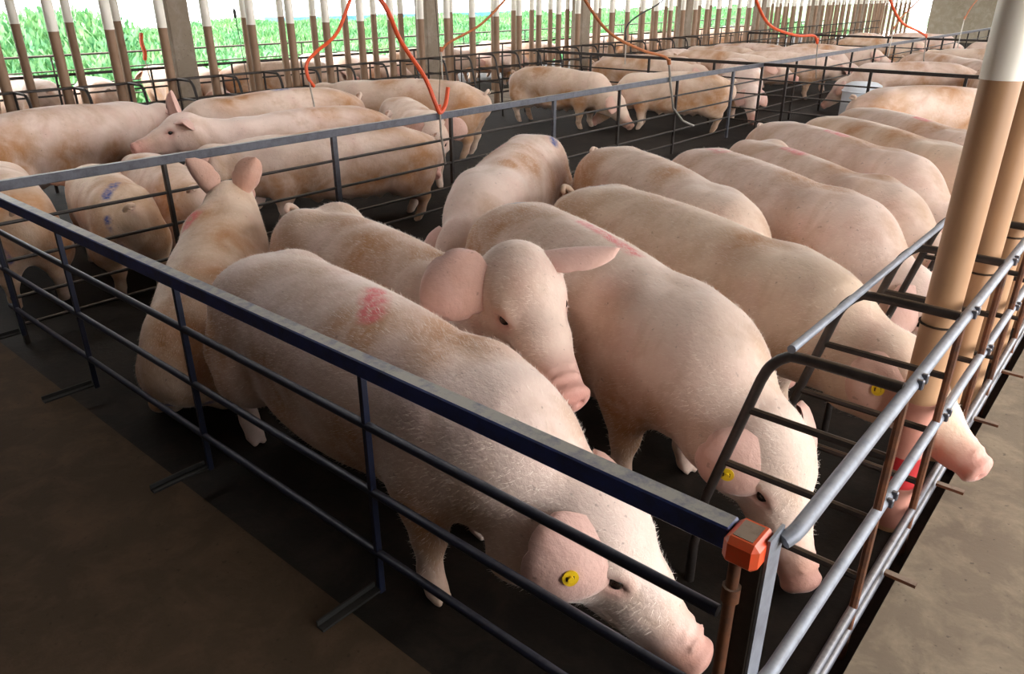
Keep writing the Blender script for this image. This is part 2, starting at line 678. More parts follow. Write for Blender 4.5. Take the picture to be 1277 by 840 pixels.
class Field:
    def __init__(s, lo, hi, h):
        s.h = h
        s.lo = np.array(lo, np.float32)
        s.n = np.ceil((np.array(hi) - np.array(lo)) / h).astype(int) + 1
        s.ax = [s.lo[i] + h * np.arange(s.n[i], dtype=np.float32) for i in range(3)]
        s.V = np.full(tuple(s.n), 1.0, np.float32)

    def sub(s, lo, hi, m):
        sl = []
        for i in range(3):
            a = max(0, int((lo[i] - m - s.lo[i]) / s.h))
            b = min(s.n[i], int((hi[i] + m - s.lo[i]) / s.h) + 2)
            sl.append(slice(a, max(b, a)))
        return tuple(sl)

    def put(s, sl, d, k, cut=False):
        if cut:
            s.V[sl] = -smin(-s.V[sl], d, k)
        else:
            s.V[sl] = smin(s.V[sl], d, k)

    def cone(s, a, b, r1, r2, k=.05, q=1.0, cut=False):
        a = np.array(a, float)
        b = np.array(b, float)
        R = max(r1, r2) * max(q, 1)
        sl = s.sub(np.minimum(a, b) - R, np.maximum(a, b) + R, k + .06)
        X = s.ax[0][sl[0]][:, None, None]
        Y = s.ax[1][sl[1]][None, :, None]
        Z = s.ax[2][sl[2]][None, None, :] / q
        A = a.copy()
        B = b.copy()
        A[2] /= q
        B[2] /= q
        D = B - A
        L2 = float(D @ D) + 1e-9
        t = np.clip(((X - A[0]) * D[0] + (Y - A[1]) * D[1] + (Z - A[2]) * D[2]) / L2, 0, 1)
        d = np.sqrt((X - A[0] - t * D[0]) ** 2 + (Y - A[1] - t * D[1]) ** 2 + (Z - A[2] - t * D[2]) ** 2) - (r1 + (r2 - r1) * t)
        s.put(sl, d.astype(np.float32), k, cut)

    def ell(s, c, R, axes=None, k=.05, cut=False):
        c = np.array(c, float)
        R = np.array(R, float)
        m = R.max()
        sl = s.sub(c - m, c + m, k + .06)
        X = s.ax[0][sl[0]][:, None, None] - c[0]
        Y = s.ax[1][sl[1]][None, :, None] - c[1]
        Z = s.ax[2][sl[2]][None, None, :] - c[2]
        if axes is None:
            axes = np.eye(3)
        u = [(X * axes[i][0] + Y * axes[i][1] + Z * axes[i][2]) for i in range(3)]
        k0 = np.sqrt(sum((u[i] / R[i]) ** 2 for i in range(3)))
        k1 = np.sqrt(sum((u[i] / R[i] ** 2) ** 2 for i in range(3))) + 1e-6
        d = k0 * (k0 - 1) / k1
        s.put(sl, d.astype(np.float32), k, cut)

    def nets(s):
        V = s.V
        S_ = V < 0
        nx, ny, nz = V.shape
        cnt = np.zeros((nx - 1, ny - 1, nz - 1), np.int8)
        for i in (0, 1):
            for j in (0, 1):
                for k in (0, 1):
                    cnt += S_[i:nx - 1 + i, j:ny - 1 + j, k:nz - 1 + k]
        act = (cnt > 0) & (cnt < 8)
        I = np.argwhere(act)
        ids = np.full(act.shape, -1, np.int64)
        ids[act] = np.arange(len(I))
        acc = np.zeros((len(I), 3))
        num = np.zeros(len(I))
        corners = [(i, j, k) for i in (0, 1) for j in (0, 1) for k in (0, 1)]
        for a in corners:
            for ax in range(3):
                if a[ax]:
                    continue
                b = list(a)
                b[ax] = 1
                va = V[I[:, 0] + a[0], I[:, 1] + a[1], I[:, 2] + a[2]]
                vb = V[I[:, 0] + b[0], I[:, 1] + b[1], I[:, 2] + b[2]]
                m = (va < 0) != (vb < 0)
                t = np.where(m, va / np.where(m, va - vb, 1), 0)
                p = np.tile(np.array(a, float), (len(I), 1))
                p[:, ax] += t
                acc[m] += p[m]
                num[m] += 1
        vs = s.lo + s.h * (I + acc / num[:, None])
        F = []
        for ax in range(3):
            o = [(ax + 1) % 3, (ax + 2) % 3]
            n = [nx, ny, nz]
            sl0 = [slice(None)] * 3
            sl1 = [slice(None)] * 3
            sl0[ax] = slice(0, n[ax] - 1)
            sl1[ax] = slice(1, n[ax])
            ch = S_[tuple(sl0)] != S_[tuple(sl1)]
            E_ = np.argwhere(ch)
            ok = (E_[:, o[0]] > 0) & (E_[:, o[1]] > 0) & (E_[:, o[0]] < n[o[0]] - 1) & (E_[:, o[1]] < n[o[1]] - 1)
            E_ = E_[ok]
            ins = S_[E_[:, 0], E_[:, 1], E_[:, 2]]

            def cid(d0, d1):
                c = E_.copy()
                c[:, o[0]] -= d0
                c[:, o[1]] -= d1
                return ids[c[:, 0], c[:, 1], c[:, 2]]
            q = np.stack([cid(1, 1), cid(0, 1), cid(0, 0), cid(1, 0)], 1)
            q[~ins] = q[~ins][:, ::-1]
            F.append(q)
        F = np.concatenate(F)
        # light smoothing
        for it in range(2):
            A = np.zeros_like(vs)
            C = np.zeros(len(vs))
            for k in range(4):
                a = F[:, k]
                b = F[:, (k + 1) % 4]
                np.add.at(A, a, vs[b])
                np.add.at(A, b, vs[a])
                np.add.at(C, a, 1)
                np.add.at(C, b, 1)
            vs = vs * .5 + .5 * A / C[:, None]
        return vs, F


def unit(v):
    v = np.array(v, float)
    return v / np.linalg.norm(v)


def ear_mesh(root, d, nrm, L, Wd, droop, cup):
    """leaf shaped ear: d = direction of growth, nrm = outer face normal"""
    d = unit(d)
    nrm = unit(np.array(nrm) - d * np.dot(nrm, d))
    sd = np.cross(nrm, d)
    nu, nv = 12, 8
    th = .007
    top, bot = [], []
    p = np.array(root, float)
    dd = d.copy()
    nn = nrm.copy()
    for i in range(nu + 1):
        u = i / nu
        w = Wd * (.42 + .58 * math.sin(math.pi * min(1, u * 1.25 + .12)) if u < .5 else 1.0 * max(0.0, (1 - ((u - .42) / .58) ** 2.0)) ** .62) * .5
        if i:
            ang = droop / nu
            dd2 = dd * math.cos(ang) - nn * math.sin(ang)
            nn = nn * math.cos(ang) + dd * math.sin(ang)
            dd = dd2
            p = p + dd * (L / nu)
        for j in range(nv + 1):
            v = j / nv * 2 - 1
            c = -cup * (v * v) * w
            q = p + sd * (v * w) + nn * c
            edge = min(1, (1 - abs(v)) * 3 + .25) * (1 if u < .95 else .4)
            top.append(q + nn * th * edge * (1.6 - u))
            bot.append(q - nn * th * edge * (1.6 - u))
    n = nv + 1
    N = len(top)
    fs = []
    for i in range(nu):
        for j in range(nv):
            a = i * n + j
            fs.append((a, a + 1, a + n + 1, a + n))
            fs.append((N + a, N + a + n, N + a + n + 1, N + a + 1))
    rim = [i * n for i in range(nu + 1)] + [nu * n + j for j in range(1, nv + 1)] + [i * n + nv for i in range(nu - 1, -1, -1)]
    for a, b in zip(rim[:-1], rim[1:]):
        fs.append((a, b, N + b, N + a))
    return top + bot, fs


def tube_mesh(pts, rs, n=8):
    mb = MB().tube(pts, rs, n)
    return [np.array(v) for v in mb.v], mb.f


def build_pig(h=.014, st=1.18, fat=1.0, bend=0.0, head=(.98, 0, .60), hyaw=0, hpitch=-15, ears=('fwd', 'fwd'),
              legs=None, sit=0.0, tail=True, marks=(), hroll=0, zoff=0.0, dirt=.35, udder=True, hscale=1.12):
    """returns mesh data of one standing (or sitting) sow, local frame: +x forward, floor z=0"""
    # ---- pose map: lateral bend of the body
    def M0(p):
        x, y, z = p
        x = x * st
        if abs(bend) > 1e-4:
            ph = bend * x
            cx = math.sin(ph) / bend
            cy = (1 - math.cos(ph)) / bend
        else:
            ph = 0
            cx, cy = x, 0
        return np.array([cx - math.sin(ph) * y, cy + math.cos(ph) * y, z])

    hipz = .30
    ca, sa = math.cos(sit), math.sin(sit)

    def T(p):
        """torso points get tilted around the hip when sitting"""
        q = M0(p)
        if sit:
            hx = -.60 * st
            dx, dz = q[0] - hx, q[2] - .52
            q = np.array([hx + dx * ca - dz * sa, q[1], hipz + dx * sa + dz * ca])
        return q

    def axes(x):
        ph = bend * x * st
        a = np.array([[math.cos(ph), math.sin(ph), 0], [-math.sin(ph), math.cos(ph), 0], [0, 0, 1.0]])
        if sit:
            a = np.array([[ca, 0, sa], [0, 1, 0], [-sa, 0, ca]])
        return a

    hd = T(head)
    hy = math.radians(hyaw) + bend * head[0] * st
    hp = math.radians(hpitch) + 0
    d = np.array([math.cos(hp) * math.cos(hy), math.cos(hp) * math.sin(hy), math.sin(hp)])
    sdv = unit(np.cross([0, 0, 1.0], d))
    upv = np.cross(d, sdv)
    if hroll:
        c, s_ = math.cos(math.radians(hroll)), math.sin(math.radians(hroll))
        sdv, upv = sdv * c + upv * s_, upv * c - sdv * s_

    def Hd(f, s_, u):
        return hd + (d * f + sdv * s_ + upv * u) * hscale

    allp = [T((x, y, z)) for x in (-1.0, .75) for y in (-.34, .34) for z in (.2, .92)] + [hd + d * .55, hd + d * .55 + upv * .2, hd - d * .2 + upv * .3, hd + sdv * .25, hd - sdv * .25, hd - upv * .3, np.array([-.7 * st, -.3, -.02]), np.array([.7 * st, .3, -.02])]
    lo = np.min(allp, 0) - .06
    hi = np.max(allp, 0) + .06
    lo[2] = -.03
    F = Field(lo, hi, h)
    # ---- trunk
    sp = [(-.74, .575, .135, 1.05), (-.62, .56, .205, 1.16), (-.42, .565, .238, 1.14), (-.15, .565, .246, 1.13), (.12, .55, .252, 1.12), (.36, .54, .236, 1.12), (.54, .545, .208, 1.16), (.66, .56, .185, 1.15)]
    xs = np.array([p[0] for p in sp])
    xd = np.linspace(xs[0], xs[-1], 25)
    ker = np.array([1, 2, 3, 2, 1]) / 9.0

    def sm(k):
        v = np.interp(xd, xs, [p[k] for p in sp])
        return np.convolve(np.pad(v, 2, mode='reflect', reflect_type='odd'), ker, 'valid')
    zz, rr = sm(1), sm(2)
    for i in range(24):
        F.cone(T((xd[i], 0, zz[i])), T((xd[i + 1], 0, zz[i + 1])), rr[i] * fat, rr[i + 1] * fat, .012, 1.13)
    # neck
    nk = T((.62, 0, .575))
    F.cone(nk, Hd(-.02, 0, -.01), .185 * fat, .125, .10, 1.1)
    F.cone(T((.58, 0, .48)), Hd(.0, 0, -.07), .15, .10, .10)
    # ---- haunches, shoulders
    for s_ in (-1, 1):
        F.ell(T((-.58, s_ * .125 * fat, .50)), (.21, .112, .255), axes(-.58), .06)
        F.ell(T((.47, s_ * .145 * fat, .50)), (.15, .09, .24), axes(.47), .05)
        F.ell(T((.48, s_ * .10, .655)), (.13, .07, .12), axes(.5), .10)
        F.ell(T((-.50, s_ * .10, .70)), (.13, .09, .10), axes(-.5), .07)
        F.ell(T((-.12, s_ * .10, .36)), (.42, .13, .10), axes(-.12), .08)
        if udder and not sit:
            for i in range(6):
                c = T((-.42 + .125 * i, s_ * .075, .262))
                F.ell(c, (.04, .04, .028), None, .03)
                F.cone(c, c + np.array([0, 0, -.038]), .012, .009, .012)
    # ---- legs
    lg = dict(fl=(0, 0), fr=(0, 0), bl=(0, 0), br=(0, 0))
    if legs:
        lg.update(legs)
    hooves = []
    for nm, s_ in (('fl', 1), ('fr', -1)):
        dx, dy = lg[nm]
        sh = T((.46, s_ * .14, .42))
        base = M0((.46, s_ * .15, 0))
        if sit:
            base = np.array([sh[0] + .03, s_ * .13, 0])
        ft = base + np.array([dx, dy, 0])
        kn = sh * .47 + (ft + np.array([0, 0, .05])) * .53 + np.array([.012, 0, 0])
        F.cone(sh, kn, .098, .054, .05)
        F.cone(kn, ft + np.array([0, 0, .10]), .052, .037, .03)
        F.cone(ft + np.array([0, 0, .10]), ft + np.array([.03, 0, .045]), .040, .038, .02)
        hooves.append(ft + np.array([.04, 0, 0]))
    for nm, s_ in (('bl', 1), ('br', -1)):
        dx, dy = lg[nm]
        if sit:
            hip = T((-.55, s_ * .14, .46))
            kneep = np.array([hip[0] + .30, s_ * .21, .16])
            hock = np.array([hip[0] - .02, s_ * .22, .075])
            ft = np.array([hip[0] + .26, s_ * .23, .0])
            F.cone(hip, kneep, .16, .095, .06)
            F.cone(kneep, hock, .08, .05, .04)
            F.cone(hock, ft + np.array([-.04, 0, .05]), .045, .035, .03)
            hooves.append(ft)
            continue
        hip = T((-.60, s_ * .13, .42))
        base = M0((-.62, s_ * .145, 0))
        ft = base + np.array([dx, dy, 0])
        kneep = M0((-.52, s_ * .16, .36)) + np.array([dx * .3, dy * .3, 0])
        hock = ft * .85 + hip * .15 + np.array([-.045, 0, .0])
        hock[2] = .235
        F.cone(hip, kneep, .15, .125, .06)
        F.cone(kneep, hock, .115, .055, .06)
        F.cone(hock, ft + np.array([-.005, 0, .10]), .05, .037, .03)
        F.cone(ft + np.array([-.005, 0, .10]), ft + np.array([.025, 0, .045]), .040, .038, .02)
        hooves.append(ft + np.array([.035, 0, 0]))
    # hooves: two claws each
    for c in hooves:
        for s_ in (-1, 1):
            F.cone(c + np.array([-.012, s_ * .017, .034]), c + np.array([.022, s_ * .018, .016]), .023, .015, .008)
    # ---- head
    F.ell(Hd(.03, 0, .0), (.145 * hscale, .125 * hscale, .135 * hscale), np.array([d, sdv, upv]), .06)
    F.cone(Hd(.06, 0, .015), Hd(.20, 0, -.005), .108 * hscale, .078 * hscale, .05)
    F.cone(Hd(.20, 0, -.005), Hd(.385, 0, -.025), .072 * hscale, .052 * hscale, .04)
    F.cone(Hd(.08, 0, -.075), Hd(.33, 0, -.065), .082 * hscale, .036 * hscale, .035)
    for s_ in (-1, 1):
        F.ell(Hd(.03, s_ * .075, -.075), (.10 * hscale, .06 * hscale, .09 * hscale), np.array([d, sdv, upv]), .05)
        F.ell(Hd(.105, s_ * .072, .052), (.05 * hscale, .03 * hscale, .03 * hscale), np.array([d, sdv, upv]), .03)
        F.ell(Hd(.137, s_ * .086, .034), (.030 * hscale, .022 * hscale, .016 * hscale), np.array([d, sdv, upv]), .012, cut=True)
        F.cone(Hd(.10, s_ * .084, .052), Hd(.165, s_ * .074, .046), .013 * hscale, .010 * hscale, .014)
        F.cone(Hd(.10, s_ * .088, .018), Hd(.165, s_ * .078, .018), .011 * hscale, .009 * hscale, .014)
        F.cone(Hd(.19, s_ * .078, -.066), Hd(.40, s_ * .046, -.062), .009 * hscale, .008 * hscale, .01, cut=True)
        F.ell(Hd(-.03, s_ * .10, -.10), (.07 * hscale, .05 * hscale, .10 * hscale), np.array([d, sdv, upv]), .05)
    for q in (.30, .335, .365):
        F.ell(Hd(q, 0, .025), (.010 * hscale, .045 * hscale, .016 * hscale), np.array([d, sdv, upv]), .01)
    F.ell(Hd(.405, 0, -.022), (.022 * hscale, .062 * hscale, .055 * hscale), np.array([d, sdv, upv]), .018)
    for s_ in (-1, 1):
        F.ell(Hd(.432, s_ * .022, -.018), (.018 * hscale, .011 * hscale, .014 * hscale), np.array([d, sdv, upv]), .006, cut=True)
    vs, fs = F.nets()
    verts = [vs]
    faces = [fs]
    nb = len(vs)
    extra_v = []
    extra_f = []
    kinds = []
    # ears
    for s_, mode in ((1, ears[0]), (-1, ears[1])):
        root = Hd(-.015, s_ * .085, .085)
        if mode == 'fwd':
            dd = d * .75 + sdv * s_ * .55 - upv * .10
            nn = upv * .8 + sdv * s_ * .35 + d * .2
            e = ear_mesh(root, dd, nn, .235 * hscale, .18 * hscale, .75, .35)
        elif mode == 'flop':      # spread sideways, face of the ear to the front
            dd = sdv * s_ * .85 + d * .25 + upv * .12
            nn = d * .45 + upv * .80
            e = ear_mesh(root, dd, nn, .24 * hscale, .20 * hscale, 1.25, .25)
        elif mode == 'hang':      # hanging down beside the cheek
            dd = d * .45 + sdv * s_ * .80 + upv * .05
            nn = upv * .85 + sdv * s_ * .35
            e = ear_mesh(root, dd, nn, .25 * hscale, .20 * hscale, 2.1, .22)
        elif mode == 'side':
            dd = sdv * s_ * .92 + upv * .22 + d * .25
            nn = -d * .55 + upv * .75
            e = ear_mesh(root, dd, nn, .22 * hscale, .15 * hscale, .25, .6)
        else:  # 'up'
            dd = upv * .85 + sdv * s_ * .45 - d * .15
            nn = -d * .85 + sdv * s_ * .3
            e = ear_mesh(root, dd, nn, .22 * hscale, .15 * hscale, .15, .8)
        extra_f.append(([tuple(i for i in f) for f in e[1]], len(e[0])))
        extra_v.append(np.array(e[0]))
        kinds.append('ear')
    if tail and not sit:
        tb = T((-.77, 0, .66))
        pts = []
        for i in range(22):
            a = i / 21
            ang = a * 7.0
            rr_ = .036 * (1 - .45 * a)
            pts.append(tuple(tb + np.array([.05 - .12 * min(1, a * 2.2) - .03 * math.sin(ang), rr_ * math.sin(ang) * 1.1, .0 + .06 * a + rr_ * (1 - math.cos(ang))])))
        e = tube_mesh(pts, [.021 - .013 * i / 21 for i in range(22)])
        extra_v.append(np.array(e[0]))
        extra_f.append((e[1], len(e[0])))
        kinds.append('tail')
    allv = np.concatenate([vs] + extra_v)
    allv[:, 2] += zoff
    # ---- attribute marks: R red paint, G blue paint, B pink skin, A dirt
    col = np.zeros((len(allv), 4), np.float32)
    off = nb
    for kd, ev in zip(kinds, extra_v):
        if kd == 'ear':
            col[off:off + len(ev), 2] = .55
        off += len(ev)
    P = allv.copy()
    P[:, 2] -= zoff
    sn = Hd(.42, 0, -.02)
    dist = np.linalg.norm(P - sn, axis=1)
    col[:, 2] = np.maximum(col[:, 2], np.clip(1.25 - dist / .16, 0, 1))
    for s_ in (-1, 1):
        e = Hd(.14, s_ * .09, .03)
        dist = np.linalg.norm(P - e, axis=1)
        col[:, 2] = np.maximum(col[:, 2], np.clip(.9 - dist / .07, 0, .6))
    # dried mud: blotches on lower legs
    col[:, 3] = dirt * np.clip((.30 - P[:, 2]) / .2, 0, 1)
    col[:, 3] = np.maximum(col[:, 3], 0.12)
    for ch, a, b, r in marks:
        A = P[np.argmin(np.sum((P[:nb] - T(a)) ** 2, 1))]
        B = P[np.argmin(np.sum((P[:nb] - T(b)) ** 2, 1))]
        D = B - A
        t = np.clip(((P - A) @ D) / (D @ D + 1e-9), 0, 1)
        dist = np.linalg.norm(P - A - t[:, None] * D, axis=1)
        val = np.clip((r - dist) / (r * .55), 0, 1)
        col[:, ch] = np.maximum(col[:, ch], val)
    me = bpy.data.meshes.new('pig')
    flat = [tuple(map(int, f)) for f in fs]
    off = nb
    for f, n in extra_f:
        flat += [tuple(i + off for i in q) for q in f]
        off += n
    me.from_pydata(allv.tolist(), [], flat)
    me.update()
    ca_ = me.attributes.new('marks', 'FLOAT_COLOR', 'POINT')
    ca_.data.foreach_set('color', col.ravel())
    rs = np.random.RandomState(int(abs(hyaw * 7 + hpitch * 13 + st * 1000 + head[2] * 911 + h * 5000 + len(marks) * 31)) % 9999)
    stain = np.zeros(len(allv), np.float32)
    blobs = []
    for s_ in (-1, 1):
        blobs += [((-.62, s_ * .25, .50), .36), ((-.15, s_ * .27, .42), .34), ((.25, s_ * .26, .40), .28), ((.5, s_ * .22, .40), .22)]
    for k in range(4):
        blobs.append(((rs.uniform(-.7, .5), rs.uniform(-.12, .12), .78), rs.uniform(.12, .26)))
    for c_, r in blobs:
        r *= rs.uniform(.8, 1.15)
        c_ = T(np.array(c_) + rs.uniform(-.06, .06, 3))
        stain = np.maximum(stain, np.clip((r - np.linalg.norm(P - c_, axis=1)) / r * 1.6, 0, 1))
    stain[nb:] = 0
    sa_ = me.attributes.new('stain', 'FLOAT', 'POINT')
    sa_.data.foreach_set('value', stain.astype(np.float32))
    me.polygons.foreach_set('use_smooth', [True] * len(me.polygons))
    me.materials.append(M['skin'])
    body = (vs + np.array([0, 0, zoff]), fs, col[:nb, 2])
    frame = dict(body=body, Hd=Hd, d=d, s=sdv, u=upv, zoff=zoff, ears=extra_v[:2], hs=hscale)
    return me, frame


EYE = None


def eye_mesh():
    global EYE
    if EYE is None:
        import bmesh
        bm = bmesh.new()
        bmesh.ops.create_uvsphere(bm, u_segments=12, v_segments=8, radius=.018)
        EYE = bpy.data.meshes.new('eye')
        bm.to_mesh(EYE)
        bm.free()
        EYE.polygons.foreach_set('use_smooth', [True] * len(EYE.polygons))
        EYE.materials.append(M['eye'])
    return EYE


def tag_mesh():
    mb = MB()
    n = 20
    for r0, z0, z1 in ((.021, 0, .004), (.008, .004, .012)):
        ring = [(r0 * math.cos(2 * math.pi * i / n), r0 * math.sin(2 * math.pi * i / n)) for i in range(n)]
        vs = [(x, y, z0) for x, y in ring] + [(x, y, z1) for x, y in ring]
        fs = [tuple(range(n - 1, -1, -1)), tuple(range(n, 2 * n))] + [(i, (i + 1) % n, n + (i + 1) % n, n + i) for i in range(n)]
        mb.add(vs, fs)
    return mb.mesh('ear_tag')


def add_face(o, fr, tags=(), eyes=True):
    z = Vector((0, 0, fr['zoff']))
    if eyes:
        for s_ in (1, -1):
            e = bpy.data.objects.new('eye', eye_mesh())
            COL.objects.link(e)
            e.parent = o
            e.location = Vector(fr['Hd'](.135, s_ * .083, .035)) + z
            e.scale = (fr['hs'],) * 3
    for side in tags:
        ev = fr['ears'][0 if side > 0 else 1]
        n = 9
        half = len(ev) // 2
        i, j = 6, 4
        p = ev[i * n + j]
        q = ev[half + i * n + j]
        nr = unit(p - q)
        tg = bpy.data.objects.new('ear_tag', tag_mesh())
        tg.data.materials.append(M['tag'])
        COL.objects.link(tg)
        tg.parent = o
        tg.location = Vector(p) + z
        tg.rotation_mode = 'QUATERNION'
        tg.rotation_quaternion = Vector(nr).to_track_quat('Z', 'Y')
        tg['label'] = 'yellow ear tag'
        # printed number strokes
        bars = MB()
        for k in range(3):
            bars.box((-.012 + .009 * k, -.006, .0041), (-.008 + .009 * k, .006, .0046))
        k_ = bars.build('tag_number', 'ink', tg)


def bristles(o, fr, N, seed):
    vs, fs, pink = fr['body']
    rs = np.random.RandomState(seed)
    A, B, Cc, D = (vs[fs[:, i]] for i in range(4))
    nr = np.cross(Cc - A, D - B)
    ar = np.linalg.norm(nr, axis=1)
    w = ar * (pink[fs[:, 0]] < .15) * (A[:, 2] > .12)
    idx = rs.choice(len(fs), N, p=w / w.sum())
    u, v = rs.rand(N, 1), rs.rand(N, 1)
    p = (A[idx] * (1 - u) + B[idx] * u) * (1 - v) + (D[idx] * (1 - u) + Cc[idx] * u) * v
    n = nr[idx] / (ar[idx][:, None] + 1e-9)
    flow = np.array([-1.0, 0, -.35]) + rs.normal(0, .22, (N, 3))
    flow -= n * np.sum(flow * n, 1)[:, None]
    flow /= np.linalg.norm(flow, axis=1)[:, None] + 1e-6
    d = flow * .9 + n * rs.uniform(.18, .5, (N, 1))
    sdv = np.cross(d, n)
    sdv /= np.linalg.norm(sdv, axis=1)[:, None] + 1e-6
    L = rs.uniform(.012, .030, (N, 1))
    V = np.stack([p - sdv * .0006 - n * .002, p + sdv * .0006 - n * .002, p + d * L], 1).reshape(-1, 3)
    me = bpy.data.meshes.new('bristles')
    me.from_pydata(V.tolist(), [], np.arange(3 * N).reshape(-1, 3).tolist())
    b = link('bristles', me, 'bristle', o)
    b['kind'] = 'stuff'


def pig(label, loc, yaw, group=None, tags=(), eyes=True, scale=1.0, floor=PF, hair=0, **kw):
    me, fr = build_pig(**kw)
    o = bpy.data.objects.new('pig', me)
    COL.objects.link(o)
    o.location = (loc[0], loc[1], floor)
    o.rotation_euler = (0, 0, math.radians(yaw))
    o.scale = (scale,) * 3
    tag(o, label, 'pig', group)
    add_face(o, fr, tags, eyes)
    if hair:
        bristles(o, fr, hair, int(abs(loc[0] * 100)))
    return o


RED, BLUE = 0, 1
#PIGS
K = 1.1
FEED = dict(head=(.92, 0, .40), hpitch=-52, st=1.12, scale=K)
pig('large pink sow with a red back mark leaning along the navy fence, yellow ear tag', (-1.690, 0.380), -6.0, tail=False, hair=16000, tags=(-1,), h=.0095, st=1.12, scale=K,
    hscale=1.22, head=(.86, .04, .44), hyaw=20, hpitch=-42, ears=('hang', 'hang'), marks=[(RED, (.05, .04, .82), (.16, -.06, .80), .06)], legs=dict(fr=(.02, 0), fl=(-.12, 0)))
pig('pink sow sitting up on her haunches with ears raised, back to the navy fence', (-3.220, 0.609), 137.0, hair=12000, h=.011, sit=.30, head=(.80, 0, .66), hpitch=0, ears=('up', 'up'),
    marks=[(RED, (.40, .12, .73), (.48, .10, .74), .06), (BLUE, (-.80, .24, .46), (-.84, 0, .44), .03), (BLUE, (-.84, 0, .44), (-.80, -.24, .46), .03)], scale=.93, st=.92, fat=1.05)
pig('sow facing out between two larger sows with white forehead and floppy ears', (-2.306, 1.015), -6.9, hair=14000, h=.0095, st=1.0, scale=K, head=(.86, 0, .79), hscale=1.2, hyaw=-20, hpitch=-27, hroll=10, ears=('side', 'flop'), fat=.86)
pig('sow with a small blue rump mark standing behind the broad tan backed sow', (-3.060, 2.853), -64.6, tail=False, hair=9000, h=.013, head=(.9, 0, .5), hpitch=-40, st=1.1, scale=K, marks=[(RED, (-.12, -.10, .80), (.04, -.14, .77), .05), (BLUE, (-.55, .12, .77), (-.45, .14, .76), .045)])
pig('broad tan backed sow eating in the first stall, long red scrape on back', (-1.440, 1.470), -23.0, tail=False, hair=16000, tags=(-1,), h=.012, fat=1.06, bend=.06, st=1.13, scale=K,
    head=(.90, 0, .44), hpitch=-55, ears=('hang', 'hang'), marks=[(RED, (-.1, .05, .85), (.25, .03, .83), .042), (BLUE, (-.62, 0, .80), (-.55, 0, .81), .04)])
pig('sow pushing her snout out under the feeding fence, yellow ear tag', (-1.336, 2.164), -18.1, hyaw=5, hair=14000, tags=(-1,), h=.012, st=1.15, scale=K, hscale=1.05, head=(.95, 0, .50), hpitch=-30, ears=('hang', 'hang'), marks=[(BLUE, (-.6, .0, .81), (-.55, .03, .81), .03)])
pig('sow with curled tail standing between the tagged sow and a pale one', (-2.018, 3.092), -30.4, hair=9000, h=.014, **FEED)
pig('pale sow at the feeding fence with a red smudge behind her shoulders', (-1.510, 3.436), -28.8, bend=.26, hyaw=8, tail=False, hair=9000, h=.014, marks=[(RED, (-.45, 0, .84), (-.33, 0, .84), .07)], **FEED)
pig('narrow pink sow at the feeding fence with a red patch on mid back', (-1.444, 4.052), -33.7, bend=.26, hyaw=8, tail=False, h=.014, marks=[(RED, (-.2, 0, .82), (-.05, 0, .82), .06)], fat=.88, **FEED)
pig('long sow with tail curled high and red streak along her back', (-1.613, 4.918), -31.2, bend=.24, hyaw=8, h=.014, marks=[(RED, (.0, 0, .82), (.15, 0, .82), .045)], **FEED)
pig('pink sow with a dusty shoulder feeding behind the long sow', (-1.408, 5.491), -33.9, bend=.22, hyaw=10, tail=False, h=.016, **FEED)
pig('sow farthest along the feeding fence with a faint red mark', (-1.385, 6.201), -37.2, bend=.2, hyaw=10, tail=False, h=.016, marks=[(RED, (.1, 0, .82), (.2, 0, .82), .05)], **FEED)
pig('sow standing broadside with a tightly curled tail behind the feeding row', (-1.750, 8.850), 42.0, h=.016, st=1.1, scale=K, eyes=False)

# the pen behind the grey partition
pig('big tan sow with rounded rump behind the one with raised snout and dark ear', (-7.511, 1.527), 107.8, h=.015, st=1.1, scale=K, fat=1.05, dirt=.6)
pig('sow in profile with raised snout and dark inner ear behind the partition', (-6.055, 3.189), -104.9, h=.013, st=1.1, scale=1.04, head=(.92, 0, .74), hpitch=-12, ears=('side', 'up'))
pig('sow with a blue back mark standing behind the one with raised snout', (-7.189, 3.673), -103.9, h=.016, st=1.1, scale=K, head=(.9, 0, .5), hpitch=-35, marks=[(BLUE, (-.1, 0, .82), (.0, 0, .82), .06)])
pig('pale sow with heavy udder along the partition, yellow tag in drooping ear', (-5.040, 2.844), -119.1, tags=(1,), h=.013, st=1.08, scale=1.0, head=(.92, 0, .62), hyaw=-35, hpitch=-18, ears=('hang', 'hang'))
pig('tan sow standing crosswise behind the orange hose', (-6.950, 5.400), -155.0, h=.016, st=1.15, scale=K, head=(.9, 0, .62), hpitch=-15)
pig('sow turning her lowered face outward behind the hanging drinker pipe', (-5.875, 4.461), -27.9, h=.014, st=1.0, scale=1.0, head=(.92, 0, .64), hyaw=-20, hpitch=-46, ears=('flop', 'flop'))
pig('sow with a long blue stripe down her back in the partition corner', (-5.550, 0.420), 168.0, h=.015, st=1.0, scale=.96, head=(.9, 0, .5), hpitch=-35, marks=[(BLUE, (-.62, .12, .78), (-.76, .14, .60), .035), (BLUE, (-.76, .14, .6), (-.78, .12, .4), .03)])
pig('sow seen from behind with two blue paint marks on her back', (-5.200, 0.950), 168.0, h=.014, st=.95, scale=.9, head=(.88, 0, .58), hpitch=-10, ears=('side', 'side'), marks=[(BLUE, (-.62, .10, .76), (-.45, .0, .82), .045), (BLUE, (-.74, .14, .64), (-.76, .10, .42), .035)])
pig('sow with a blue flank mark squeezed beside the one with two blue marks', (-5.422, 1.466), 170.1, h=.016, st=.95, scale=.88, head=(.9, 0, .6), marks=[(BLUE, (-.5, -.2, .5), (-.3, -.22, .5), .04)])
pig('dirty backed sow standing alone on the open wet floor', (-6.954, 8.478), 2.5, h=.015, st=1.05, scale=1.02, dirt=1.0, head=(.92, 0, .42), hpitch=-42)
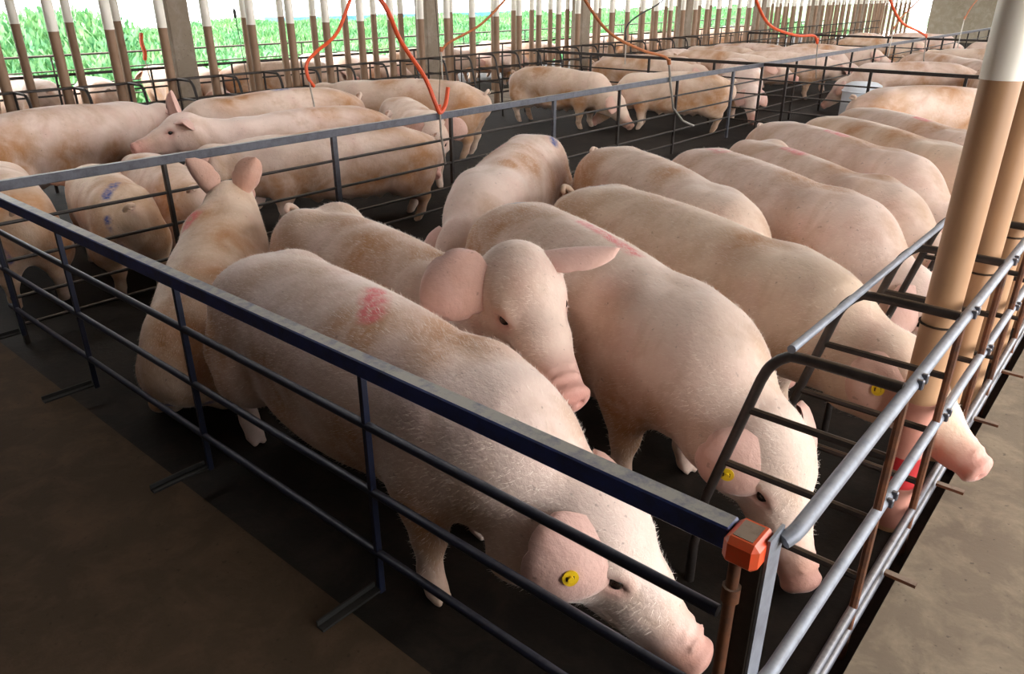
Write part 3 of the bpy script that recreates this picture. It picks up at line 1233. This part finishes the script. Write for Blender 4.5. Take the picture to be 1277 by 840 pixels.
pig('sow lowering her head beside the crooked drinker pipe', (-5.346, 9.222), 204.1, h=.016, st=1.0, scale=1.0, head=(.9, 0, .4), hpitch=-45)

# low detail sows for the far pens: three bodies shared by many
FAR = []
for kw in (dict(head=(.92, 0, .62), hpitch=-15), dict(head=(.92, 0, .42), hpitch=-45), dict(head=(.92, 0, .55), hpitch=-25, hyaw=25, bend=.1)):
    me, fr = build_pig(h=.022, st=1.1, udder=False, **kw)
    FAR.append(me)


def far_pig(x, y, yaw, label, group=None, k=0, sc=1.02):
    o = bpy.data.objects.new('pig', FAR[k % 3])
    COL.objects.link(o)
    o.location = (x, y, PF)
    o.rotation_euler = (0, 0, math.radians(yaw))
    o.scale = (sc,) * 3
    tag(o, label, 'pig', group)
    return o


far_pig(-7.028, 10.936, 9.5, 'tan sow behind the cross partition, above the dirty backed sow', None, 0)
far_pig(-6.309, 12.486, -7.6, 'pink sow standing broadside beyond the cross partition', None, 0, 1.1)
far_pig(-5.318, 11.314, -54.6, 'sow with dirty legs facing out beyond the cross partition', None, 1, 1.05)
far_pig(-3.093, 13.136, 198.8, 'pale sow beyond the cross partition next to the white feeder', None, 1)
far_pig(-5.720, 13.900, 20.0, 'tan sow beyond the first row of the second pen', None, 2)
for k, (x, y, a) in enumerate([(-3.194, 15.212, -29.3), (-2.117, 13.795, -52.5), (-2.007, 16.480, -39.4), (-5.932, 16.692, 10.4), (-5.900, 15.300, 15.0), (-7.682, 13.235, 100.6), (-2.893, 17.520, 172.6), (-1.706, 12.251, -65.9)]):
    far_pig(x, y, a, 'pinkish sow standing in the second pen beyond the cross partition', 'sows in the second pen', k)
for k, (x, y, a) in enumerate([(-5.950, 20.200, 10.0), (-3.000, 20.800, 175.0), (-2.200, 21.600, -30.0), (-6.930, 22.497, 83.9), (-5.736, 23.503, 22.7), (-2.600, 24.200, -20.0)]):
    far_pig(x, y, a, 'greyish pink sow standing beyond the second cross partition', 'sows beyond the second partition', k)
for k, (x, y, a) in enumerate([(-7.223, 11.750, 179.0), (-7.362, 14.720, 170.0), (-7.303, 16.029, 180.3)]):
    far_pig(x, y, a, 'sow with her head at the far feeding fence', 'sows at the far feeding fence', k)
OUTER = [(-11.540, 1.500, -70.0), (-11.720, 2.690, 179.0), (-11.670, 3.630, 168.0), (-12.000, 4.860, 170.0), (-12.085, 5.379, -11.9), (-11.391, 6.442, 72.3), (-12.314, 7.350, 26.1), (-12.250, 8.180, 182.0), (-12.260, 8.940, 3.0), (-11.720, 10.160, 76.0), (-12.423, 10.854, 105.6), (-11.703, 11.916, 0.9), (-12.170, 12.680, 181.0), (-12.130, 13.360, 188.0), (-12.310, 14.560, 96.0), (-11.670, 15.620, 155.0), (-11.870, 16.720, -54.0), (-12.230, 17.770, 176.0), (-11.600, 18.600, 175.0), (-11.715, 19.385, 10.0), (-11.687, 19.890, 190.7), (-12.077, 21.576, -84.4), (-11.831, 22.769, 183.6), (-12.000, 23.400, 178.0), (-11.770, 24.200, 0.0), (-11.700, 25.200, 180.0)]
for k, (x, y, a) in enumerate(OUTER):
    far_pig(x, y, a, 'brightly lit pale sow in the outer pen before the green bank', 'sows in the outer pen', k, (.96, 1.02, .92, .99)[k % 4])


# ------------------------------------------------------------------ hoses and drinkers
def hose(label, pts, mat, pipe=None, r=.013, rope=None, pr=.009, collar=True):
    t = empty('drinker_hose', pts[-1])
    tag(t, label, 'hose')
    o = Vector(pts[-1])
    p0 = Vector(pts[0])
    tubeobj('hanger_wire', [p0 - o, Vector((p0.x, p0.y, roof_z(p0.x) + .01)) - o], .003, 'wire', t, 5)
    tubeobj('hose', [p - o for p in bez(pts, 8)], r, mat, t, 8)
    if pipe:
        tubeobj('drinker_pipe', [Vector(p) - o for p in pipe], pr, 'pipe', t, 8)
        if collar:
            a = Vector(pipe[0]) - o
            d = (Vector(pipe[1]) - Vector(pipe[0])).normalized()
            tubeobj('collar', [a - d * .03, a + d * .03], pr * 1.7, mat, t, 8)
    if rope:
        tubeobj('rope', [Vector(p) - o for p in rope], .003, 'wire', t, 5)
    return t


X = XB
hose('bright orange hose looped in a U over the grey partition rail', [(X - .3, 2.75, 2.1), (X, 2.92, 1.74), (X, 3.09, 1.45), (X, 3.33, 1.16), (X + .042, 3.40, .95), (X + .042, 3.45, .865), (X + .042, 3.52, .92), (X + .042, 3.56, 1.06)], 'orange',
     [(X + .042, 3.45, .9), (X + .036, 3.46, .68), (X + .036, 3.50, .42)], .019, [(X + .042, 3.44, .9), (X + .02, 3.50, 1.25), (X - .2, 3.5, roof_z(X - .2) + .01)])
hose('orange hose curling down by the raised snout sow', [(-6.3, 4.3, 2.0), (-6.3, 4.12, 1.75), (-6.3, 3.9, 1.42), (-6.3, 3.62, 1.25), (-6.3, 3.5, 1.15), (-6.3, 3.5, 1.02), (-6.3, 3.56, .93)], 'orange',
     [(-6.3, 3.49, 1.1), (-6.3, 3.53, .8), (-6.3, 3.56, .5)], .018)
hose('small orange drinker hose hanging over the outer pen', [(-11.5, 4.32, 1.25), (-11.5, 4.3, 1.12), (-11.48, 4.31, .98), (-11.5, 4.3, .88)], 'orange', [(-11.5, 4.3, .9), (-11.5, 4.34, .45)], .03)


def cable():
    t = empty('hanging_cable', (-8.0, 3.78, 2.6))
    tag(t, 'thin dark cable with a small knob hanging before the far feed pipes', 'cable')
    tubeobj('cable', [(0, 0, roof_z(-8.0) - 2.59), (0, 0, 0), (.0, .02, -1.0), (.02, .06, -1.9)], .004, 'black', t, 5)
    tubeobj('knob', [(0, .018, -.97), (0, .022, -1.0), (0, .022, -1.05), (0, .02, -1.08)], [.006, .018, .018, .006], 'black', t, 8)


cable()
hose('faded orange hose slanting behind the U shaped hose', [(-6.8, 7.6, 2.0), (-6.8, 7.15, 1.75), (-6.8, 6.6, 1.42), (-6.8, 6.0, 1.22), (-6.8, 5.85, 1.12)], 'rusty_orange', [(-6.8, 5.85, 1.15), (-6.8, 5.86, .7)], .016)
hose('faded orange hose ending in a crooked metal drinker pipe at the partition', [(X, 5.2, 2.1), (X, 5.6, 1.70), (X, 6.05, 1.40), (X, 6.7, 1.20), (X + .02, 7.2, 1.10), (X + .04, 7.28, 1.02)], 'rusty_orange',
     [(X + .04, 7.28, 1.04), (X + .04, 7.35, .80), (X + .04, 7.48, .48), (X + .04, 7.75, .30), (X + .04, 8.05, .205)], .016, None, .014)
hose('red orange hose hanging over the cross partition', [(-4.3, 9.0, 2.0), (-4.3, 9.35, 1.66), (-4.3, 9.9, 1.36), (-4.3, 10.9, 1.2), (-4.3, 11.6, 1.17), (-4.3, 11.8, 1.05)], 'orange', [(-4.3, 11.8, 1.1), (-4.3, 11.9, .7), (-4.3, 12.0, .5)], .02)
hose('red orange hose with an orange funnel at the far right partition', [(-3.3, 11.2, 2.0), (-3.3, 11.9, 1.6), (-3.3, 12.6, 1.35), (-3.3, 13.6, 1.2), (-3.3, 14.2, 1.1)], 'orange', [(-3.3, 14.2, 1.1), (-3.3, 14.35, .7), (-3.3, 14.6, .5)], .02)
hose('dark green hose slanting among the far feed pipes', [(-6.5, 11.2, 1.95), (-6.5, 10.6, 1.65), (-6.5, 9.9, 1.45), (-6.5, 9.6, 1.3), (-6.5, 9.6, 1.1)], 'black', [(-6.5, 9.6, 1.15), (-6.5, 9.62, .75)], .012)
hose('thin brown hose crossing in front of the far end wall', [(-4.0, 17.0, 2.0), (-4.0, 16.0, 1.65), (-4.0, 15.0, 1.35), (-4.0, 14.7, 1.15)], 'rusty_orange', [(-4.0, 14.7, 1.2), (-4.0, 14.7, .7)], .014)
hose('brown hose hanging by the second cross partition', [(-3.6, 20.5, 2.2), (-3.6, 19.5, 1.8), (-3.6, 18.6, 1.5), (-3.6, 18.2, 1.25)], 'rusty_orange', [(-3.6, 18.2, 1.3), (-3.6, 18.2, .7)], .014)


# ------------------------------------------------------------------ white feeder tub
def feeder():
    t = empty('feeder', (-3.5, 11.9, PF))
    tag(t, 'white rounded feed tub standing beyond the cross partition', 'feeder')
    n = 24
    mb = MB()
    prof = [(.0, 0), (.26, 0), (.30, .1), (.30, .48), (.27, .56), (.2, .60), (0, .61)]
    vs = []
    for r, z in prof:
        vs += [(r * math.cos(2 * math.pi * i / n), r * math.sin(2 * math.pi * i / n), z) for i in range(n)]
    fs = [(j * n + i, j * n + (i + 1) % n, (j + 1) * n + (i + 1) % n, (j + 1) * n + i) for j in range(len(prof) - 1) for i in range(n)]
    mb.add(vs, fs).build('tub', 'lid', t, True)
    tubeobj('rim', [(.305 * math.cos(i * math.pi / 12), .305 * math.sin(i * math.pi / 12), .47) for i in range(25)], .012, 'lid', t, 6)


feeder()


# ------------------------------------------------------------------ outside: green bank, shrubs
def bank():
    nx, ny = 40, 120
    x0, x1 = -14.2, -32.0
    y0, y1 = -20.0, 70.0
    rs = np.random.RandomState(3)
    ph = rs.rand(6, 3) * 6.28

    def hgt(x, y):
        u = (x0 - x)
        base = -.35 + 1.25 * (1 / (1 + math.exp(-(u - 4.0) * 1.1))) - max(0, u - 8) * .25
        b = 0
        for k in range(6):
            b += .05 * math.sin(x * (.6 + .5 * k) + ph[k, 0]) * math.sin(y * (.5 + .45 * k) + ph[k, 1])
        return base + b
    vs = []
    for i in range(nx + 1):
        for j in range(ny + 1):
            x = x0 + (x1 - x0) * i / nx
            y = y0 + (y1 - y0) * j / ny
            vs.append((x, y, hgt(x, y)))
    fs = [(i * (ny + 1) + j, i * (ny + 1) + j + 1, (i + 1) * (ny + 1) + j + 1, (i + 1) * (ny + 1) + j) for i in range(nx) for j in range(ny)]
    o = MB().add(vs, fs).build('ground', 'grass', None, True)
    fix_normals(o.data)
    tag(o, kind='structure')
    # grass and weed blades
    V, Fc = [], []
    N = 80000
    for k in range(N):
        u = RNG.random() ** .8
        x = -14.4 - u * 7.5
        y = RNG.uniform(-3, 46)
        z = hgt(x, y)
        leafy = y < 8 and RNG.random() < .6
        hgt_ = RNG.uniform(.08, .22) * (1.3 if leafy else 1)
        w = (.04 if leafy else .022) * RNG.uniform(.7, 1.3)
        a = RNG.uniform(0, 6.28)
        dx, dy = math.cos(a) * w, math.sin(a) * w
        lx, ly = RNG.uniform(-.12, .12), RNG.uniform(-.12, .12)
        zb = z + (RNG.uniform(0, .35) if leafy else -.02)
        b = len(V)
        V += [(x - dx * .4, y - dy * .4, zb), (x + dx * .4, y + dy * .4, zb), (x + dx + lx * .6, y + dy + ly * .6, zb + hgt_ * .6), (x + lx, y + ly, zb + hgt_), (x - dx + lx * .6, y - dy + ly * .6, zb + hgt_ * .6)]
        Fc.append((b, b + 1, b + 2, b + 3, b + 4))
    g = MB().add(V, Fc).build('grass', 'grass', None)
    tag(g, 'bright green weeds and grass covering the bank outside', 'grass', kind='stuff')


bank()
o = boxobj('blue_roof', (-24.2, 14.5, .3), (-23.2, 27, 1.02), 'blue', None, .02)
tag(o, 'long low blue sheet roof beyond the green bank', 'roof')
slab('ground_right', (3.2, -20, -.6), (30, 60, -.25), 'alley')
